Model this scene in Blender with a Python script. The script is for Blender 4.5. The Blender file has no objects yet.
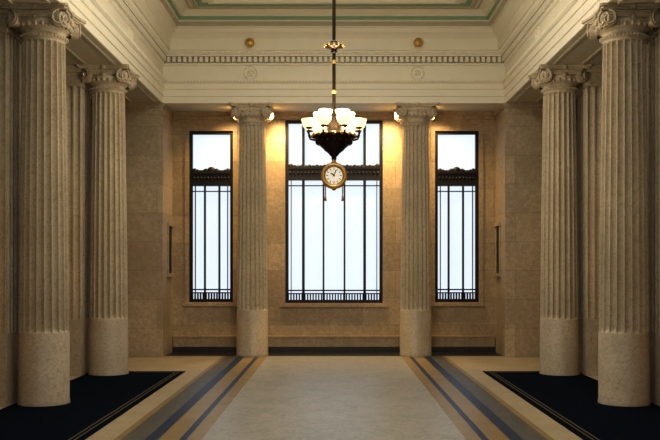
import bpy, math
from mathutils import Vector, Matrix
sc=bpy.context.scene
sc.view_settings.view_transform='Standard'
try: sc.view_settings.look='Medium High Contrast'
except Exception as e: print(e)
PI=math.pi
# ---------------------------------------------------------------- materials
def newmat(name):
    m=bpy.data.materials.new(name); m.use_nodes=True
    nt=m.node_tree; b=nt.nodes['Principled BSDF']
    return m,nt,b
def N(nt,t,**k):
    n=nt.nodes.new(t)
    for a,v in k.items(): setattr(n,a,v)
    return n
def mixc(nt,fac,a,b,mode='MIX'):
    n=N(nt,'ShaderNodeMix'); n.data_type='RGBA'; n.blend_type=mode
    for i,v in ((0,fac),(6,a),(7,b)):
        if hasattr(v,'links') or hasattr(v,'is_linked'): nt.links.new(v,n.inputs[i])
        else: n.inputs[i].default_value=v if i==0 else (*v,1)
    return n.outputs[2]
def ramp(nt,src,p0,p1,c0=(0,0,0),c1=(1,1,1)):
    r=N(nt,'ShaderNodeValToRGB'); e=r.color_ramp.elements
    e[0].position=p0; e[0].color=(*c0,1); e[1].position=p1; e[1].color=(*c1,1)
    nt.links.new(src,r.inputs[0]); return r.outputs[0]
def stone(name,ca,cb,cc,rough=.55,scale=1.0,joints=None,jc=.55,bump=.15,spec=.4,vein=None):
    m,nt,b=newmat(name)
    g=N(nt,'ShaderNodeNewGeometry'); pos=g.outputs['Position']
    n1=N(nt,'ShaderNodeTexNoise'); n1.inputs['Scale'].default_value=1.3*scale; n1.inputs['Detail'].default_value=5
    n2=N(nt,'ShaderNodeTexNoise'); n2.inputs['Scale'].default_value=14*scale; n2.inputs['Detail'].default_value=8; n2.inputs['Roughness'].default_value=.7
    n3=N(nt,'ShaderNodeTexNoise'); n3.inputs['Scale'].default_value=55*scale; n3.inputs['Detail'].default_value=4
    for n in (n1,n2,n3): nt.links.new(pos,n.inputs['Vector'])
    c=mixc(nt,ramp(nt,n1.outputs[0],.35,.65),ca,cb)
    c=mixc(nt,ramp(nt,n2.outputs[0],.48,.68),c,cc)
    c=mixc(nt,ramp(nt,n3.outputs[0],.56,.70),c,tuple(x*.80 for x in cc))
    if vein:
        n4=N(nt,'ShaderNodeTexNoise'); n4.inputs['Scale'].default_value=3.2; n4.inputs['Detail'].default_value=9; n4.inputs['Distortion'].default_value=1.2; n4.inputs['Roughness'].default_value=.65
        nt.links.new(pos,n4.inputs['Vector'])
        r=N(nt,'ShaderNodeValToRGB'); e=r.color_ramp.elements
        e[0].position=.44; e[0].color=(0,0,0,1); e[1].position=.56; e[1].color=(0,0,0,1)
        q=e.new(.5); q.color=(.7,.7,.7,1)
        nt.links.new(n4.outputs[0],r.inputs[0])
        c=mixc(nt,r.outputs[0],c,vein)
    if joints:
        s=N(nt,'ShaderNodeSeparateXYZ'); nt.links.new(pos,s.inputs[0])
        a=N(nt,'ShaderNodeMath'); nt.links.new(s.outputs[0],a.inputs[0]); nt.links.new(s.outputs[1],a.inputs[1])
        cx=N(nt,'ShaderNodeCombineXYZ'); nt.links.new(a.outputs[0],cx.inputs[0]); nt.links.new(s.outputs[2],cx.inputs[1])
        br=N(nt,'ShaderNodeTexBrick'); nt.links.new(cx.outputs[0],br.inputs['Vector'])
        br.inputs['Scale'].default_value=1; br.inputs['Brick Width'].default_value=joints[0]; br.inputs['Row Height'].default_value=joints[1]
        br.inputs['Mortar Size'].default_value=.006; br.inputs['Mortar Smooth'].default_value=.2
        br.inputs['Color1'].default_value=(1,1,1,1); br.inputs['Color2'].default_value=(.76,.76,.75,1); br.inputs['Mortar'].default_value=(jc,jc,jc,1)
        c=mixc(nt,1.0,c,br.outputs['Color'],'MULTIPLY')
    nt.links.new(c,b.inputs['Base Color'])
    b.inputs['Roughness'].default_value=rough
    b.inputs['Specular IOR Level'].default_value=spec
    bp=N(nt,'ShaderNodeBump'); bp.inputs['Strength'].default_value=bump; bp.inputs['Distance'].default_value=.01
    nt.links.new(n2.outputs[0],bp.inputs['Height']); nt.links.new(bp.outputs[0],b.inputs['Normal'])
    return m
def plain(name,c,rough=.5,metal=0,noise=.12,sc_=8,em=None,ems=0,spec=.5):
    m,nt,b=newmat(name)
    g=N(nt,'ShaderNodeNewGeometry')
    n=N(nt,'ShaderNodeTexNoise'); n.inputs['Scale'].default_value=sc_; n.inputs['Detail'].default_value=4
    nt.links.new(g.outputs['Position'],n.inputs['Vector'])
    col=mixc(nt,n.outputs[0],tuple(x*(1-noise) for x in c),tuple(min(1,x*(1+noise)) for x in c))
    nt.links.new(col,b.inputs['Base Color'])
    b.inputs['Roughness'].default_value=rough; b.inputs['Metallic'].default_value=metal; b.inputs['Specular IOR Level'].default_value=spec
    if em: b.inputs['Emission Color'].default_value=(*em,1); b.inputs['Emission Strength'].default_value=ems
    return m
M={}
M['col']=stone('column_stone',(.55,.475,.35),(.46,.39,.28),(.36,.295,.20),rough=.55)
M['drum']=stone('drum_stone',(.50,.43,.33),(.42,.355,.27),(.31,.26,.195),rough=.4,scale=1.6)
M['wall']=stone('wall_stone',(.48,.37,.235),(.40,.305,.19),(.30,.225,.135),rough=.38,joints=(1.5,.62),jc=.6,vein=(.31,.22,.13))
M['pier']=stone('pier_stone',(.58,.475,.335),(.49,.40,.275),(.38,.305,.20),rough=.42,joints=(2.2,.62),jc=.6,vein=(.40,.31,.21))
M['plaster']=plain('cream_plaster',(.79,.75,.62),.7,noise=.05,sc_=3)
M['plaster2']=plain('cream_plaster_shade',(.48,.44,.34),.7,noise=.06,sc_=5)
M['green']=plain('sage_green_paint',(.24,.38,.26),.6)
M['bronze']=plain('dark_bronze',(.014,.013,.014),.45,metal=.5)
M['black']=plain('black_iron',(.035,.024,.015),.35,metal=.8)
M['gold']=plain('aged_brass',(.66,.42,.14),.35,metal=.75)
M['wood']=plain('honey_wood',(.52,.28,.07),.4,noise=.25,sc_=5)
M['darkglass']=plain('dark_glass',(.012,.015,.018),.15)
M['darkstone']=plain('black_marble',(.016,.015,.017),.4,noise=.4)
M['fl_c']=stone('floor_grey_terrazzo',(.38,.37,.335),(.30,.29,.26),(.19,.18,.16),rough=.38,scale=1.6,bump=.03,spec=.35,vein=(.42,.40,.36))
M['fl_cream']=stone('floor_cream_stone',(.50,.42,.28),(.42,.345,.22),(.33,.265,.165),rough=.36,scale=1.5,bump=.02,spec=.35)
M['fl_tan']=stone('floor_tan_stone',(.32,.225,.10),(.26,.18,.08),(.19,.135,.06),rough=.36,scale=2,bump=.02,spec=.3)
M['fl_blue']=stone('floor_blue_inlay',(.010,.038,.095),(.008,.030,.075),(.008,.020,.045),rough=.38,scale=2,bump=.02,spec=.25)
M['fl_mot']=stone('floor_mottled_inlay',(.10,.105,.10),(.055,.065,.075),(.19,.165,.12),rough=.38,scale=2.5,bump=.02,spec=.25)
M['carpet']=plain('navy_carpet',(.004,.008,.015),1.0,noise=.3,sc_=60,spec=.03)
M['cline']=plain('carpet_border_line',(.13,.11,.07),.9,spec=.05)
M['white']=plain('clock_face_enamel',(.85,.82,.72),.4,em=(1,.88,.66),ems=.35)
M['glass']=plain('frosted_window_glass',(.12,.13,.14),.5,em=(.77,.865,.98),ems=.88,noise=.02,spec=.2)
M['bowl']=plain('alabaster_bowl',(.6,.42,.2),.4,em=(1,.74,.38),ems=1.5)
# ---------------------------------------------------------------- mesh builder
class MB:
    def __init__(s): s.v=[];s.f=[];s.m=[];s.s=[];s.mats=[];s.T=Matrix.Identity(4)
    def mi(s,k):
        if k not in s.mats: s.mats.append(k)
        return s.mats.index(k)
    def add(s,vs,fs,mat,smooth=False):
        o=len(s.v); s.v+= [tuple(s.T@Vector(v)) for v in vs]; k=s.mi(mat)
        for f in fs: s.f.append([i+o for i in f]); s.m.append(k); s.s.append(smooth)
    def box(s,x0,x1,y0,y1,z0,z1,mat):
        if x0>x1:x0,x1=x1,x0
        if y0>y1:y0,y1=y1,y0
        if z0>z1:z0,z1=z1,z0
        v=[(x,y,z) for z in(z0,z1) for y in(y0,y1) for x in(x0,x1)]
        s.add(v,[(0,2,3,1),(4,5,7,6),(0,1,5,4),(2,6,7,3),(0,4,6,2),(1,3,7,5)],mat)
    def lathe(s,prof,mat,n=32,c=(0,0,0),axis='z',smooth=True,cap=True):
        vs=[];fs=[]
        for r,z in prof:
            for i in range(n):
                a=2*PI*i/n; x,y=r*math.cos(a),r*math.sin(a)
                p=(x,y,z) if axis=='z' else ((x,-z,y) if axis=='y' else (z,x,y))
                vs.append((p[0]+c[0],p[1]+c[1],p[2]+c[2]))
        for j in range(len(prof)-1):
            for i in range(n):
                k=(i+1)%n; fs.append((j*n+i,j*n+k,(j+1)*n+k,(j+1)*n+i))
        s.add(vs,fs,mat,smooth)
        if cap:
            for j in (0,len(prof)-1):
                if prof[j][0]>1e-4:
                    ring=vs[j*n:(j+1)*n]; s.add(ring,[list(range(n)) if j else list(range(n))[::-1]],mat)
    def tube(s,pts,r,mat,n=8,taper=None):
        pts=[Vector(p) for p in pts]; vs=[];fs=[]; L=len(pts)
        up=Vector((0,0,1))
        for i,p in enumerate(pts):
            t=(pts[min(i+1,L-1)]-pts[max(i-1,0)]).normalized()
            a=t.cross(up)
            if a.length<.05: a=t.cross(Vector((0,1,0)))
            if a.length<.05: a=t.cross(Vector((1,0,0)))
            a.normalize(); b=t.cross(a)
            rr=r if taper is None else r+(taper-r)*i/(L-1)
            for k in range(n):
                q=2*PI*k/n; vs.append(tuple(p+a*math.cos(q)*rr+b*math.sin(q)*rr))
        for i in range(L-1):
            for k in range(n):
                l=(k+1)%n; fs.append((i*n+k,i*n+l,(i+1)*n+l,(i+1)*n+k))
        fs.append(list(range(n))[::-1]); fs.append([(L-1)*n+k for k in range(n)])
        s.add(vs,fs,mat,True)
    def ball(s,c,r,mat,sz=(1,1,1),n=10):
        m=n//2; vs=[];fs=[]
        for j in range(m+1):
            ph=PI*j/m
            for i in range(n):
                a=2*PI*i/n
                vs.append((c[0]+r*sz[0]*math.sin(ph)*math.cos(a),c[1]+r*sz[1]*math.sin(ph)*math.sin(a),c[2]-r*sz[2]*math.cos(ph)))
        for j in range(m):
            for i in range(n):
                k=(i+1)%n; fs.append((j*n+i,j*n+k,(j+1)*n+k,(j+1)*n+i))
        s.add(vs,fs,mat,True)
    def poly(s,pts,z0,z1,mat):
        n=len(pts); vs=[(p[0],p[1],z0) for p in pts]+[(p[0],p[1],z1) for p in pts]
        fs=[(i,(i+1)%n,n+(i+1)%n,n+i) for i in range(n)]+[list(range(n))[::-1],list(range(n,2*n))]
        s.add(vs,fs,mat)
    def mesh(s,name):
        me=bpy.data.meshes.new(name); me.from_pydata(s.v,[],s.f)
        for k in s.mats: me.materials.append(M[k])
        me.polygons.foreach_set('material_index',s.m); me.polygons.foreach_set('use_smooth',s.s)
        me.update(); return me
    def obj(s,name,loc=(0,0,0),parent=None):
        o=bpy.data.objects.new(name,s.mesh(name)); sc.collection.objects.link(o); o.location=loc
        if parent: o.parent=parent
        return o
def inst(me,name,loc,rot=0):
    o=bpy.data.objects.new(name,me); sc.collection.objects.link(o); o.location=loc; o.rotation_euler[2]=rot; return o
# ---------------------------------------------------------------- dimensions
F=893.; EYE=1.85; H=5.46
W0=3.68          # half width of nave (entablature inner face)
YB=19.2          # plane of back entablature
YW=20.35         # back wall face
XW=5.1           # aisle wall
YF=-2.0          # front wall
COLX=4.05
ROWS=[16.04,12.47,8.9,5.33,1.76]
ZC=7.3
# ---------------------------------------------------------------- column
def make_column():
    b=MB()
    b.lathe([(.352,0),(.352,.05),(.346,.06),(.345,.98),(.338,.995)],'drum',48,cap=False)
    # fluted shaft
    nf=20; ts=[0,.10,.16,.28,.55,.82,.94]
    n=nf*len(ts); rings=[(.995,0),(1.0,.0),(1.03,.75),(1.07,1),(2.0,1),(3.0,1),(4.0,1),(4.95,1),(4.99,.75),(5.02,0)]
    vs=[];fs=[]
    for z,fd in rings:
        t=(z-1)/4.0; R=.337-.05*max(0,t)**1.3
        for i in range(nf):
            for tt in ts:
                a=2*PI*(i+tt)/nf; d=0
                if tt>.10:
                    u=(tt-.55)/.45; d=.062*math.sqrt(max(0,1-u*u))
                r=R-d*fd
                vs.append((r*math.cos(a),r*math.sin(a),z))
    for j in range(len(rings)-1):
        for i in range(n):
            k=(i+1)%n; fs.append((j*n+i,j*n+k,(j+1)*n+k,(j+1)*n+i))
    b.add(vs,fs,'col',False)
    b.lathe([(.287,5.02),(.287,5.06),(.31,5.065),(.318,5.085),(.31,5.105),(.29,5.11),(.29,5.16),(.32,5.17),(.385,5.26),(.37,5.30),(.33,5.33),(.33,5.37)],'col',48,cap=False)
    for i in range(24):
        a=2*PI*i/24
        b.ball((.365*math.cos(a),.365*math.sin(a),5.225),.03,'col',(1,1,1.35),8)
    for i in range(40):
        a=2*PI*i/40
        b.ball((.318*math.cos(a),.318*math.sin(a),5.085),.016,'col',n=6)
    # volutes: 4 faces x 2
    for q in range(4):
        R4=Matrix.Rotation(q*PI/2,4,'Z')
        for sx in (-1,1):
            T=R4@Matrix.Translation((sx*.325,-.375,5.275))@Matrix.Rotation(sx*math.radians(20),4,'Z')
            b.T=T
            b.lathe([(.0,.008),(.085,.008),(.105,.005),(.108,0),(.108,-.09)],'col',24,axis='y',smooth=False,cap=False)
            pts=[];
            for i in range(46):
                th=i/45*2*PI*2.1; r=.112*math.exp(-.155*th)
                pts.append((-sx*r*math.sin(th)*1,-.028,r*math.cos(th)))
            b.tube(pts,.016,'col',6,taper=.008)
            b.ball((0,-.03,0),.022,'col')
        b.T=R4
        # channel joining the volutes, gently sagging
        for k,(zz,rr) in enumerate(((5.385,.016),(5.335,.012))):
            pts=[(-.32+.64*i/12,-.405+.045*math.sin(PI*i/12),zz-.012*math.sin(PI*i/12)) for i in range(13)]
            b.tube(pts,rr,'col',6)
        b.box(-.32,.32,-.375,-.2,5.30,5.39,'col')
        b.ball((0,-.40,5.43),.05,'col',(1,.6,.9))
        b.ball((0,-.39,5.30),.04,'col',(1,.6,1))
    b.T=Matrix.Identity(4)
    # abacus with concave sides
    for (e,z0,z1) in ((.0,5.395,5.425),(.025,5.425,5.4595)):
        pts=[]
        for q in range(4):
            for i in range(9):
                u=-1+2*i/8; x=(.415+e)*u; y=-(.445+e)+.06*(1-u*u)
                c,s_=math.cos(q*PI/2),math.sin(q*PI/2)
                pts.append((x*c-y*s_,x*s_+y*c))
        b.poly(pts,z0,z1,'col')
    return b.mesh('fluted_column')
colme=make_column()
for y in ROWS:
    for sx in (-1,1):
        inst(colme,'fluted_column',(sx*COLX,y,0))
for sx in (-1,1): inst(colme,'fluted_column',(sx*1.79,YB+.38,0))
# ---------------------------------------------------------------- pilasters behind columns
def pil_mesh(y):
    b=MB(); pts=[]
    x0,x1,h=-.33,.31,.33     # local: -x faces nave
    def flutes(a,c,n,dep,fx):
        out=[]
        w=(c-a)/n
        for i in range(n):
            s=a+i*w
            for t,d in ((.1,0),(.15,.8),(.35,1),(.65,1),(.85,.8),(.9,0)): out.append(fx(s+t*w,d*dep))
        return out
    pts=[(x1,-h)]; pts=[(x1,-h)]+flutes(-x1,-x0,5,.03,lambda u,d:(-u,-h+d))+[(x0,-h)]
    pts+=flutes(-h,h,5,.03,lambda u,d:(x0+d,u))+[(x0,h)]+flutes(x0,x1,5,.03,lambda u,d:(u,h-d))+[(x1,h)]
    b.poly(pts,1.0,5.1,'col')
    b.box(x0-.012,x1,-h-.012,h+.012,0,1.0,'drum')
    b.box(x0-.02,x1,-h-.02,h+.02,5.1,5.16,'col')
    b.box(x0,x1,-h,h,5.16,5.34,'col')
    b.box(x0-.04,x1,-h-.04,h+.04,5.34,5.40,'col')
    b.box(x0-.07,x1,-h-.07,h+.07,5.40,H-.001,'col')
    return b.mesh('stone_pilaster')
pm=pil_mesh(0)
for y in ROWS:
    for sx in (-1,1):
        inst(pm,'stone_pilaster',(sx*(XW-.312),y,0),0 if sx>0 else PI)
# corner piers (antae)
def pier(sx):
    b=MB()
    a,c=W0,4.49
    b.box(sx*a,sx*c,YB,YW-.001,0,H-.001,'pier')
    b.box(sx*(a-.015),sx*(c+.015),YB-.015,YW-.002,5.22,5.26,'pier')
    b.box(sx*(a-.03),sx*(c+.03),YB-.03,YW-.002,5.36,5.40,'pier')
    b.box(sx*(a-.05),sx*(c+.05),YB-.05,YW-.002,5.40,H-.002,'pier')
    b.obj('corner_pier')
for sx in(-1,1): pier(sx)
# ---------------------------------------------------------------- entablature + cornice sweep
def sweep(b,prof,mats):
    rings=[]
    for p,z in prof:
        w=W0-p; y1=YB-p; y0=YF+.5+p
        rings.append([(-w,y0,z),(-w,y1,z),(w,y1,z),(w,y0,z)])
    for j in range(len(prof)-1):
        for i in range(4):
            k=(i+1)%4
            b.add([rings[j][i],rings[j][k],rings[j+1][k],rings[j+1][i]],[(0,1,2,3)],mats[j] if isinstance(mats,list) else mats)
b=MB()
prof=[(-.03,H-.0005),(0,H-.0005),(0,5.60),(.025,5.605),(.025,5.75),(.05,5.755),(.05,5.87),(.07,5.875),(.095,5.90),(.11,5.93),(.11,5.95),(0.0,5.955),(0,6.255),
      (.02,6.26),(.04,6.28),(.05,6.30),(.05,6.31)]
sweep(b,prof,'plaster')
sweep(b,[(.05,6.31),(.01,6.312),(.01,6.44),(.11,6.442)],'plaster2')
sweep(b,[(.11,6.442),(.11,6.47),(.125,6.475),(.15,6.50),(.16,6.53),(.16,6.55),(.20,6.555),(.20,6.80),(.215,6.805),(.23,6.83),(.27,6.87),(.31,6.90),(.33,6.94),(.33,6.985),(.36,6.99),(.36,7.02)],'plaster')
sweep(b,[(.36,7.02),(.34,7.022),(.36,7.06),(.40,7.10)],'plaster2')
sweep(b,[(.40,7.10),(.43,7.102),(.43,7.13)],'plaster')
sweep(b,[(.43,7.13),(.45,7.131),(.465,7.195)],'green')
sweep(b,[(.465,7.195),(.50,7.197),(.50,7.23),(.56,7.26),(.60,7.30)],'plaster')
# dentils on back / sides
def dent(b,u0,u1,fx,pitch=.115):
    n=int((u1-u0)/pitch)
    for i in range(n):
        u=u0+(i+.5)*(u1-u0)/n
        fx(u)
dent(b,-W0+.08,W0-.08,lambda u:b.box(u-.035,u+.035,YB-.095,YB-.005,6.325,6.435,'plaster'))
dent(b,-W0+.12,W0-.12,lambda u:b.ball((u,YB-.098,5.912),.022,'plaster',n=6),.07)
dent(b,-W0+.2,W0-.2,lambda u:b.ball((u,YB-.155,6.515),.022,'plaster',n=6),.07)
for sx in(-1,1):
    dent(b,YF+.6,YB-.1,lambda u:b.box(sx*(W0-.095),sx*(W0-.005),u-.035,u+.035,6.325,6.435,'plaster'))
    dent(b,8,YB-.12,lambda u:b.ball((sx*(W0-.098),u,5.912),.022,'plaster',n=6),.07)
    dent(b,8,YB-.2,lambda u:b.ball((sx*(W0-.155),u,6.515),.022,'plaster',n=6),.07)
b.obj('trim_1')
# soffit of entablature (over aisles and back passage)
b=MB()
for sx in(-1,1):
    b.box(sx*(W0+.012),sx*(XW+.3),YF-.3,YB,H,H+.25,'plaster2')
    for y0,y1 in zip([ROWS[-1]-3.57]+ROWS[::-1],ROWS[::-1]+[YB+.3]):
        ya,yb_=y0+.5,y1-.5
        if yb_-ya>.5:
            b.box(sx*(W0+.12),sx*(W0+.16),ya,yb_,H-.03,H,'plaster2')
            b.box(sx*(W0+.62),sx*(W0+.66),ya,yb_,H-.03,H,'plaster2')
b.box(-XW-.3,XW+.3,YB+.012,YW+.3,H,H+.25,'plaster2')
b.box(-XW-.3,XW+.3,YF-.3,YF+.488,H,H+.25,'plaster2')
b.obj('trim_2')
# ceiling
b=MB()
b.box(-W0-.3,W0+.3,YF-.3,YB+.3,ZC,ZC+.2,'plaster')
w=W0-.6
def rect_frame(b,x,y0,y1,t,z0,z1,mat):
    b.box(-x,-x+t,y0,y1,z0,z1,mat); b.box(x-t,x,y0,y1,z0,z1,mat)
    b.box(-x+t,x-t,y0,y0+t,z0,z1,mat); b.box(-x+t,x-t,y1-t,y1,z0,z1,mat)
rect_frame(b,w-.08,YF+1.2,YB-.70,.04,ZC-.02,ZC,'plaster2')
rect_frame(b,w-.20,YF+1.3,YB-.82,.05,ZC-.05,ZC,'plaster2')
rect_frame(b,w-.30,YF+1.4,YB-.94,.10,ZC-.03,ZC,'green')
rect_frame(b,w-.55,YF+1.7,YB-1.2,.10,ZC-.07,ZC,'plaster')
for i in range(5):
    y0=1.0+i*3.3
    b.box(-w+.65,w-.65,y0,y0+.15,ZC-.05,ZC,'plaster')
b.obj('ceiling')
# frieze medallions
def medallion(loc,rot):
    b=MB()
    b.lathe([(.15,0),(.15,.02),(.135,.04),(.12,.02),(.105,.012),(.0,.012)],'plaster',28,axis='y',smooth=False,cap=False)
    for i in range(8):
        a=2*PI*i/8; b.ball((.06*math.cos(a),-.018,.06*math.sin(a)),.026,'plaster',n=8)
    b.ball((0,-.02,0),.032,'plaster')
    o=b.obj('frieze_medallion',loc); o.rotation_euler[2]=rot
for x in(-1.79,1.79): medallion((x,YB-.001,6.10),0)
for y in ROWS:
    medallion((-W0+.001,y,6.10),PI/2); medallion((W0-.001,y,6.10),-PI/2)
# gold round bosses on the cornice fascia
def boss(loc,rot):
    b=MB()
    b.lathe([(.07,0),(.07,.02),(.03,.03),(.03,.05),(.085,.07),(.10,.11),(.07,.15),(.0,.165)],'gold',20,axis='y',cap=False)
    o=b.obj('gilt_ceiling_boss',loc); o.rotation_euler[2]=rot
for x in(-1.78,1.78): boss((x,YB-.201,6.68),0)
for sx in(-1,1):
    for y in ROWS[1:]: boss((sx*(W0-.201),y,6.68),-sx*PI/2)
# ---------------------------------------------------------------- back wall with openings
WIN=[(-3.30,-2.30,1.14,5.04),(-1.11,1.11,1.12,5.29),(2.30,3.30,1.14,5.04)]
def wall_y(name,y0,y1,face):
    b=MB(); b_top=H
    xs=[-XW-.3]
    for w_ in WIN: xs+=[w_[0],w_[1]]
    xs.append(XW+.3)
    for i in range(0,len(xs),2): b.box(xs[i],xs[i+1],y0,y1,0,H,'wall')
    for w_ in WIN:
        b.box(w_[0],w_[1],y0,y1,0,w_[2],'wall'); b.box(w_[0],w_[1],y0,y1,w_[3],H,'wall')
    s=face
    yy=y0 if s<0 else y1
    lim=W0-.02 if s<0 else XW-.02
    b.box(-lim,lim,yy,yy+s*.06,.10,.34,'wall')
    b.box(-lim,lim,yy,yy+s*.08,.34,.375,'wall')
    b.box(-lim,lim,yy,yy+s*.07,0,.13,'darkstone')
    # crown
    b.box(-lim,lim,yy,yy+s*.05,5.30,5.38,'wall'); b.box(-lim,lim,yy,yy+s*.10,5.38,H-.003,'wall')
    # sills and architraves round windows
    for w_ in WIN:
        t=.10
        b.box(w_[0]-t,w_[0],yy,yy+s*.03,w_[2]-.02,w_[3]+(t if w_[3]<5.2 else 0),'wall'); b.box(w_[1],w_[1]+t,yy,yy+s*.03,w_[2]-.02,w_[3]+(t if w_[3]<5.2 else 0),'wall')
        if w_[3]<5.2: b.box(w_[0],w_[1],yy,yy+s*.03,w_[3],w_[3]+t,'wall')
        b.box(w_[0]-t-.03,w_[1]+t+.03,yy,yy+s*.05,w_[2]-.09,w_[2]-.02,'wall')
    return b.obj(name)
wall_y('wall_back',YW,YW+.35,-1)
wall_y('wall_front',YF-.35,YF,1)
def window(name,w_,y,s,tz,mull,thin):
    # s=-1 : interior toward -y ; frame set in the opening, glass behind it
    b=MB(); x0,x1,z0,z1=w_; e=.001
    x0+=e;x1-=e;z0+=e;z1-=e
    fy=y-s*.03; by=y-s*.12
    B=lambda a,c,d,f,dy=0,dz=0:b.box(a,c,fy+s*dy,by,d,f,'bronze')
    t=.07
    B(x0,x0+t,z0,z1);B(x1-t,x1,z0,z1);B(x0+t,x1-t,z0,z0+t);B(x0+t,x1-t,z1-t,z1)
    # transom
    ta,tb=tz
    B(x0+t,x1-t,ta,ta+.05,.03); B(x0+t,x1-t,ta+.05,tb-.14,0); B(x0+t,x1-t,tb-.15,tb-.10,.05)
    # cresting : low waves rising to a central palmette
    n=int((x1-x0)/.09); cx=(x0+x1)/2
    for i in range(n):
        u=x0+t+(i+.5)*(x1-x0-2*t)/n; k=.7+.25*(i%2)
        b.ball((u,fy,tb-.10),.055,'bronze',(1,.4,k),10)
        b.ball((u,fy+s*.02,(ta+tb)/2-.04),.03,'bronze',(1,.5,1.2),8)
    b.ball((cx,fy,tb-.08),.09,'bronze',(1.1,.4,1.0),12)
    for q in(-1,1): b.ball((cx+q*.12,fy,tb-.09),.06,'bronze',(1.1,.4,1),12)
    b.ball((x0+.12,fy,tb-.09),.06,'bronze',(1,.4,1.1)); b.ball((x1-.12,fy,tb-.09),.06,'bronze',(1,.4,1.1))
    # mullions
    for m in mull: B(m-.03,m+.03,z0+t,ta)
    for m in thin: B(m-.020,m+.020,z0+t,ta)
    for m in mull: B(m-.03,m+.03,tb-.10,z1-t)
    # inner edge bars at the sides
    for m in (x0+.13,x1-.13): B(m-.008,m+.008,z0+t,ta)
    # horizontal bars
    B(x0+t,x1-t,z0+.27,z0+.30); B(x0+t,x1-t,ta-.13,ta-.11)
    # balustrade grille
    n=int((x1-x0)/.062)
    for i in range(1,n):
        u=x0+(x1-x0)*i/n; B(u-.016,u+.016,z0+t,z0+.22)
    B(x0+t,x1-t,z0+.20,z0+.225)
    b.box(x0,x1,y-s*.13,y-s*.15,z0,z1,'glass')
    b.obj(name)
def allwin(y,s,k):
    window('window_%d'%k,WIN[0],y,s,(3.79,4.22),[],[-2.95,-2.62] )
    window('window_%d'%(k+1),WIN[1],y,s,(3.92,4.33),[-.70,.70],[-.24,.24])
    window('window_%d'%(k+2),WIN[2],y,s,(3.79,4.22),[],[2.62,2.95])
allwin(YW,-1,1); allwin(YF,1,4)  # second set is unseen behind the camera, added as glowing fill
# ---------------------------------------------------------------- aisle walls
def sidewall(sx,name):
    b=MB(); x0=sx*XW; x1=sx*(XW+.3)
    b.box(x0,x1,YF-.3,YW+.3,0,H,'wall')
    ys=ROWS[::-1]
    spans=[(YF+.2,ys[0]-.33)]+[(a+.33,c-.33) for a,c in zip(ys[:-1],ys[1:])]+[(ys[-1]+.33,YW-.02)]
    for a,c in spans:
        a+=.02;c-=.02
        b.box(x0,x0-sx*.05,a,c,0,3.05,'wood')
        b.box(x0-sx*.05,x0-sx*.09,a,c,0,.15,'darkstone')
        n=4
        for i in range(n+1):
            u=a+.05+(c-a-.1)*i/n; b.box(x0-sx*.05,x0-sx*.09,u-.05,u+.05,.15,3.0,'wood')
        for z in (.2,1.1,2.3,2.9): b.box(x0-sx*.05,x0-sx*.085,a,c,z,z+.1,'wood')
        b.box(x0,x0-sx*.16,a,c,3.05,3.20,'plaster'); b.box(x0,x0-sx*.08,a,c,3.20,3.72,'plaster2'); b.box(x0,x0-sx*.16,a,c,3.72,3.86,'plaster')
        b.box(x0,x0-sx*.03,a,c,3.86,H-.01,'darkglass')
        for i in range(n+1):
            u=a+.04+(c-a-.08)*i/n; b.box(x0,x0-sx*.08,u-.025,u+.025,3.86,H-.01,'bronze')
        b.box(x0,x0-sx*.08,a,c,4.7,4.75,'bronze')
    b.obj(name)
sidewall(-1,'wall_left'); sidewall(1,'wall_right')
# shallow stone niches with a shelf on the pier returns
for sx in(-1,1):
    b=MB(); x=sx*(W0-.001)
    b.box(x,x-sx*.012,19.76,20.16,1.80,2.85,'bronze')
    b.box(x,x-sx*.03,19.70,19.76,1.80,2.85,'pier'); b.box(x,x-sx*.03,20.16,20.22,1.80,2.85,'pier')
    b.box(x,x-sx*.06,19.66,20.26,2.85,2.93,'pier'); b.box(x,x-sx*.05,19.66,20.26,1.72,1.80,'pier')
    b.obj('stone_wall_niche')
# ---------------------------------------------------------------- floor
b=MB()
Y0,Y1=YF-.3,YW+.3
Y_end=19.42
def strip(x0,x1,mat,y0=Y0,y1=Y_end):
    for s in(-1,1):
        a,c=(s*x0,s*x1) if s>0 else (s*x1,s*x0)
        b.box(a,c,y0,y1,-.1,0,mat)
b.box(-1.45,1.45,Y0,Y_end,-.1,0,'fl_c')
strip(1.45,1.62,'fl_tan'); strip(1.62,1.70,'fl_blue'); strip(1.70,1.93,'fl_tan')
strip(1.93,2.08,'fl_blue'); strip(2.08,2.34,'fl_mot'); strip(2.34,2.42,'fl_tan'); strip(2.42,2.73,'fl_cream')
strip(2.73,XW+.3,'fl_cream')
b.box(-XW-.3,XW+.3,Y_end,Y1,-.1,0,'darkstone')
b.obj('floor')
# carpets, cut round the column bases
for sx in(-1,1):
    b=MB(); yA,yB=YF+.1,16.43
    xa,xm,xb=2.73,3.66,4.44; hz=.39
    z0,z1=.0005,.008
    b.box(sx*xa,sx*xm,yA,yB,z0,z1,'carpet')
    ys=ROWS[::-1]; prev=yA
    for y in ys:
        if y-hz>prev: b.box(sx*xm,sx*xb,prev,y-hz,z0,z1,'carpet')
        prev=y+hz
        m=48; ring=[];sq=[]
        for i in range(m):
            a=2*PI*i/m; c,s_=math.cos(a),math.sin(a); q=hz/max(abs(c),abs(s_))
            ring.append((sx*COLX+.358*c,y+.358*s_,z1)); sq.append((sx*COLX+q*c,y+q*s_,z1))
        b.add(ring+sq,[(i,m+i,m+(i+1)%m,(i+1)%m) for i in range(m)],'carpet')
    for o_ in (.09,.15):
        b.box(sx*(xa+o_),sx*(xa+o_+.02),yA+o_,yB-o_,.008,.0095,'cline')
        b.box(sx*(xa+o_),sx*xm,yB-o_-.02,yB-o_,.008,.0095,'cline')
    b.obj('navy_carpet')
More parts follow.
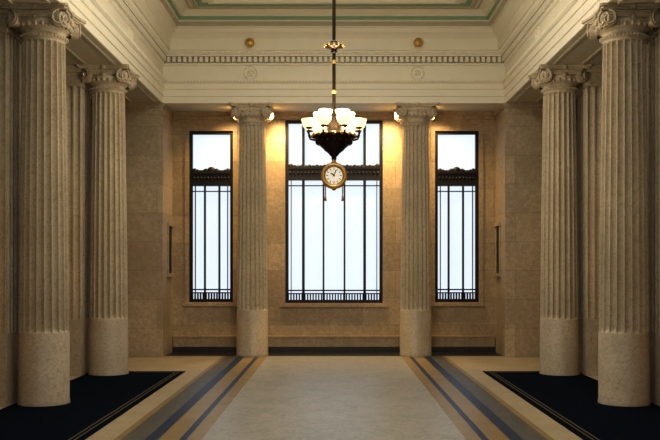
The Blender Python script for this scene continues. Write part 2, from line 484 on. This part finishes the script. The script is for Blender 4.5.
# ---------------------------------------------------------------- chandelier
CY=12.5; k=CY/F
def zpx(y): return EYE+(271-y)*k
ch=bpy.data.objects.new('chandelier',None); sc.collection.objects.link(ch); ch.location=(0,CY,0)
b=MB(); b.lathe([(.0,ZC-.001),(.22,ZC-.001),(.2,ZC-.05),(.08,ZC-.12),(.03,ZC-.18),(.0,ZC-.18)],'gold',24,cap=False)
b.lathe([(.024,ZC-.1),(.024,zpx(118))],'black',12)
zh=zpx(46)
b.lathe([(.022,zh+.08),(.05,zh+.06),(.06,zh+.04),(.04,zh+.025),(.10,zh+.02),(.14,zh),(.13,zh-.02),(.05,zh-.035),(.035,zh-.06),(.05,zh-.08),(.022,zh-.1)],'black',24)
for i in range(12):
    a=2*PI*i/12; b.ball((.135*math.cos(a),.135*math.sin(a),zh),.018,'gold',n=6)
for zz in (zpx(62),zpx(92)): b.lathe([(.022,zz+.03),(.036,zz),(.022,zz-.03)],'gold',12)
b.obj('stem',parent=ch)
b=MB(); zt=zpx(134)
b.lathe([(.022,zpx(112)),(.05,zpx(115)),(.06,zpx(119)),(.10,zpx(124)),(.15,zpx(128)),(.17,zpx(132)),(.27,zt),(.30,zt-.03),(.285,zt-.05),(.25,zt-.07),(.245,zt-.10),(.22,zt-.15),(.16,zt-.20),(.13,zt-.235),(.08,zt-.27),(.06,zt-.30),(.035,zt-.32),(.035,zt-.36)],'black',32)
for i in range(16):
    a=2*PI*i/16; b.ball((.29*math.cos(a),.29*math.sin(a),zt-.02),.03,'gold',n=8)
    b.ball((.235*math.cos(a),.235*math.sin(a),zt-.11),.028,'black',(1,1,1.6),8)
b.obj('urn_body',parent=ch)
arms=MB(); bow=MB(); lamps=[]
bp=[(.0,-.028),(.03,-.028),(.06,-.012),(.09,.02),(.108,.06),(.112,.085),(.104,.085),(.09,.06),(.0,.045)]
for i in range(8):
    a=2*PI*(i+.5)/8; c,s_=math.cos(a),math.sin(a)
    R=.37; zb=zpx(127)
    arms.tube([(c*r_,s_*r_,z_) for r_,z_ in ((.22,zt-.03),(.30,zt-.07),(.36,zt-.05),(.385,zt+.0),(.37,zb-.02))],.016,'black',8)
    arms.lathe([(.0,zb-.05),(.04,zb-.045),(.055,zb-.03),(.03,zb-.02)],'black',14,c=(c*R,s_*R,0),cap=False)
    bow.lathe([(r,z+zb) for r,z in bp],'bowl',18,c=(c*R,s_*R,0),cap=False); lamps.append((c*R,s_*R,zb+.17))
for i in range(5):
    a=2*PI*(i+.25)/5; c,s_=math.cos(a),math.sin(a)
    R=.20; zb=zpx(118)
    arms.tube([(c*r_,s_*r_,z_) for r_,z_ in ((.08,zt+.08),(.16,zt+.10),(.20,zb-.02))],.014,'black',8)
    bow.lathe([(r*.9,z+zb) for r,z in bp],'bowl',18,c=(c*R,s_*R,0),cap=False)
arms.obj('arms',parent=ch); bow.obj('glass_bowls',parent=ch)
for i,l in enumerate(lamps):
    L=bpy.data.lights.new('bulb','POINT'); L.energy=32; L.color=(1,.84,.60); L.shadow_soft_size=.05
    o=bpy.data.objects.new('bulb_%d'%(i+1),L); sc.collection.objects.link(o); o.parent=ch; o.location=l
# clock
ck=bpy.data.objects.new('hanging_clock',None); sc.collection.objects.link(ck); zc=zpx(176); ck.location=(0,CY,zc)
b=MB()
for s in(1,-1):
    b.lathe([(.18,0),(.182,s*.05),(.175,s*.075),(.155,s*.085),(.14,s*.08),(.125,s*.065),(.118,s*.06)],'gold',40,axis='y',cap=False)
    b.lathe([(.0,s*.06),(.12,s*.06)],'white',40,axis='y',cap=False,smooth=False)
    yy=-s*.063
    for i in range(12):
        a=2*PI*i/12; b.T=Matrix.Translation((.095*math.sin(a),yy,.095*math.cos(a)))@Matrix.Rotation(a,4,'Y')
        b.box(-.005,.005,-.001,.001,-.016,.016,'black')
    for ang,ln,wd in ((math.radians(-50),.055,.009),(math.radians(20),.085,.006)):
        b.T=Matrix.Translation((0,yy-s*.004,0))@Matrix.Rotation(ang*s,4,'Y'); b.box(-wd,wd,-.001,.001,-.015,ln,'black')
    b.T=Matrix.Identity(4)
b.lathe([(.05,.165),(.045,.19),(.025,.20),(.03,.215),(.03,.226)],'gold',16)
b.ball((0,0,-.185),.03,'gold',(1,1,.7))
b.obj('clock_case',parent=ck)
b=MB()
for x in(-.12,.12):
    for j in range(10):
        b.ball((x,-.0,-.13-.016*j),.011,'gold',n=6)
    b.lathe([(.006,-.28),(.016,-.29),(.013,-.31),(.02,-.35),(.0,-.35)],'gold',10,c=(x,0,0),cap=False)
b.obj('tassels',parent=ck)
# ---------------------------------------------------------------- lights
def area(name,loc,rot,sx,sy,e,col):
    L=bpy.data.lights.new(name,'AREA'); L.shape='RECTANGLE'; L.size=sx; L.size_y=sy; L.energy=e; L.color=col
    o=bpy.data.objects.new(name,L); sc.collection.objects.link(o); o.location=loc; o.rotation_euler=rot; return o
area('front_fill',(0,YF+.1,3.3),(PI/2,0,0),5.0,4,135,(1,.95,.87))  # added soft fill lamp behind the camera, wider than any one window
area('overhead_fill',(0,11.0,ZC-.1),(0,0,0),1.6,10,265,(1,.95,.84))  # added fill lamp hung under the closed ceiling, no skylight there
for sx in(-1,1):
    for x,e in ((1.30,430),(2.24,230)):
        L=bpy.data.lights.new('downlight','SPOT'); L.energy=e; L.color=(1,.68,.31); L.spot_size=math.radians(125); L.spot_blend=1; L.shadow_soft_size=.08
        o=bpy.data.objects.new('downlight',L); sc.collection.objects.link(o); o.location=(sx*x,YB+.52,5.41); o.rotation_euler=(math.radians(14),0,0)
wd=bpy.data.worlds.new('W'); sc.world=wd; wd.use_nodes=True
wd.node_tree.nodes['Background'].inputs[0].default_value=(.6,.7,.85,1); wd.node_tree.nodes['Background'].inputs[1].default_value=.5
# ---------------------------------------------------------------- camera
cam=bpy.data.cameras.new('cam'); co=bpy.data.objects.new('camera',cam); sc.collection.objects.link(co)
co.location=(0,0,EYE); co.rotation_euler=(PI/2,0,0)
cam.sensor_width=36; cam.lens=F/660*36; cam.shift_y=51/660; cam.shift_x=-4/660
cam.clip_end=100
sc.camera=co
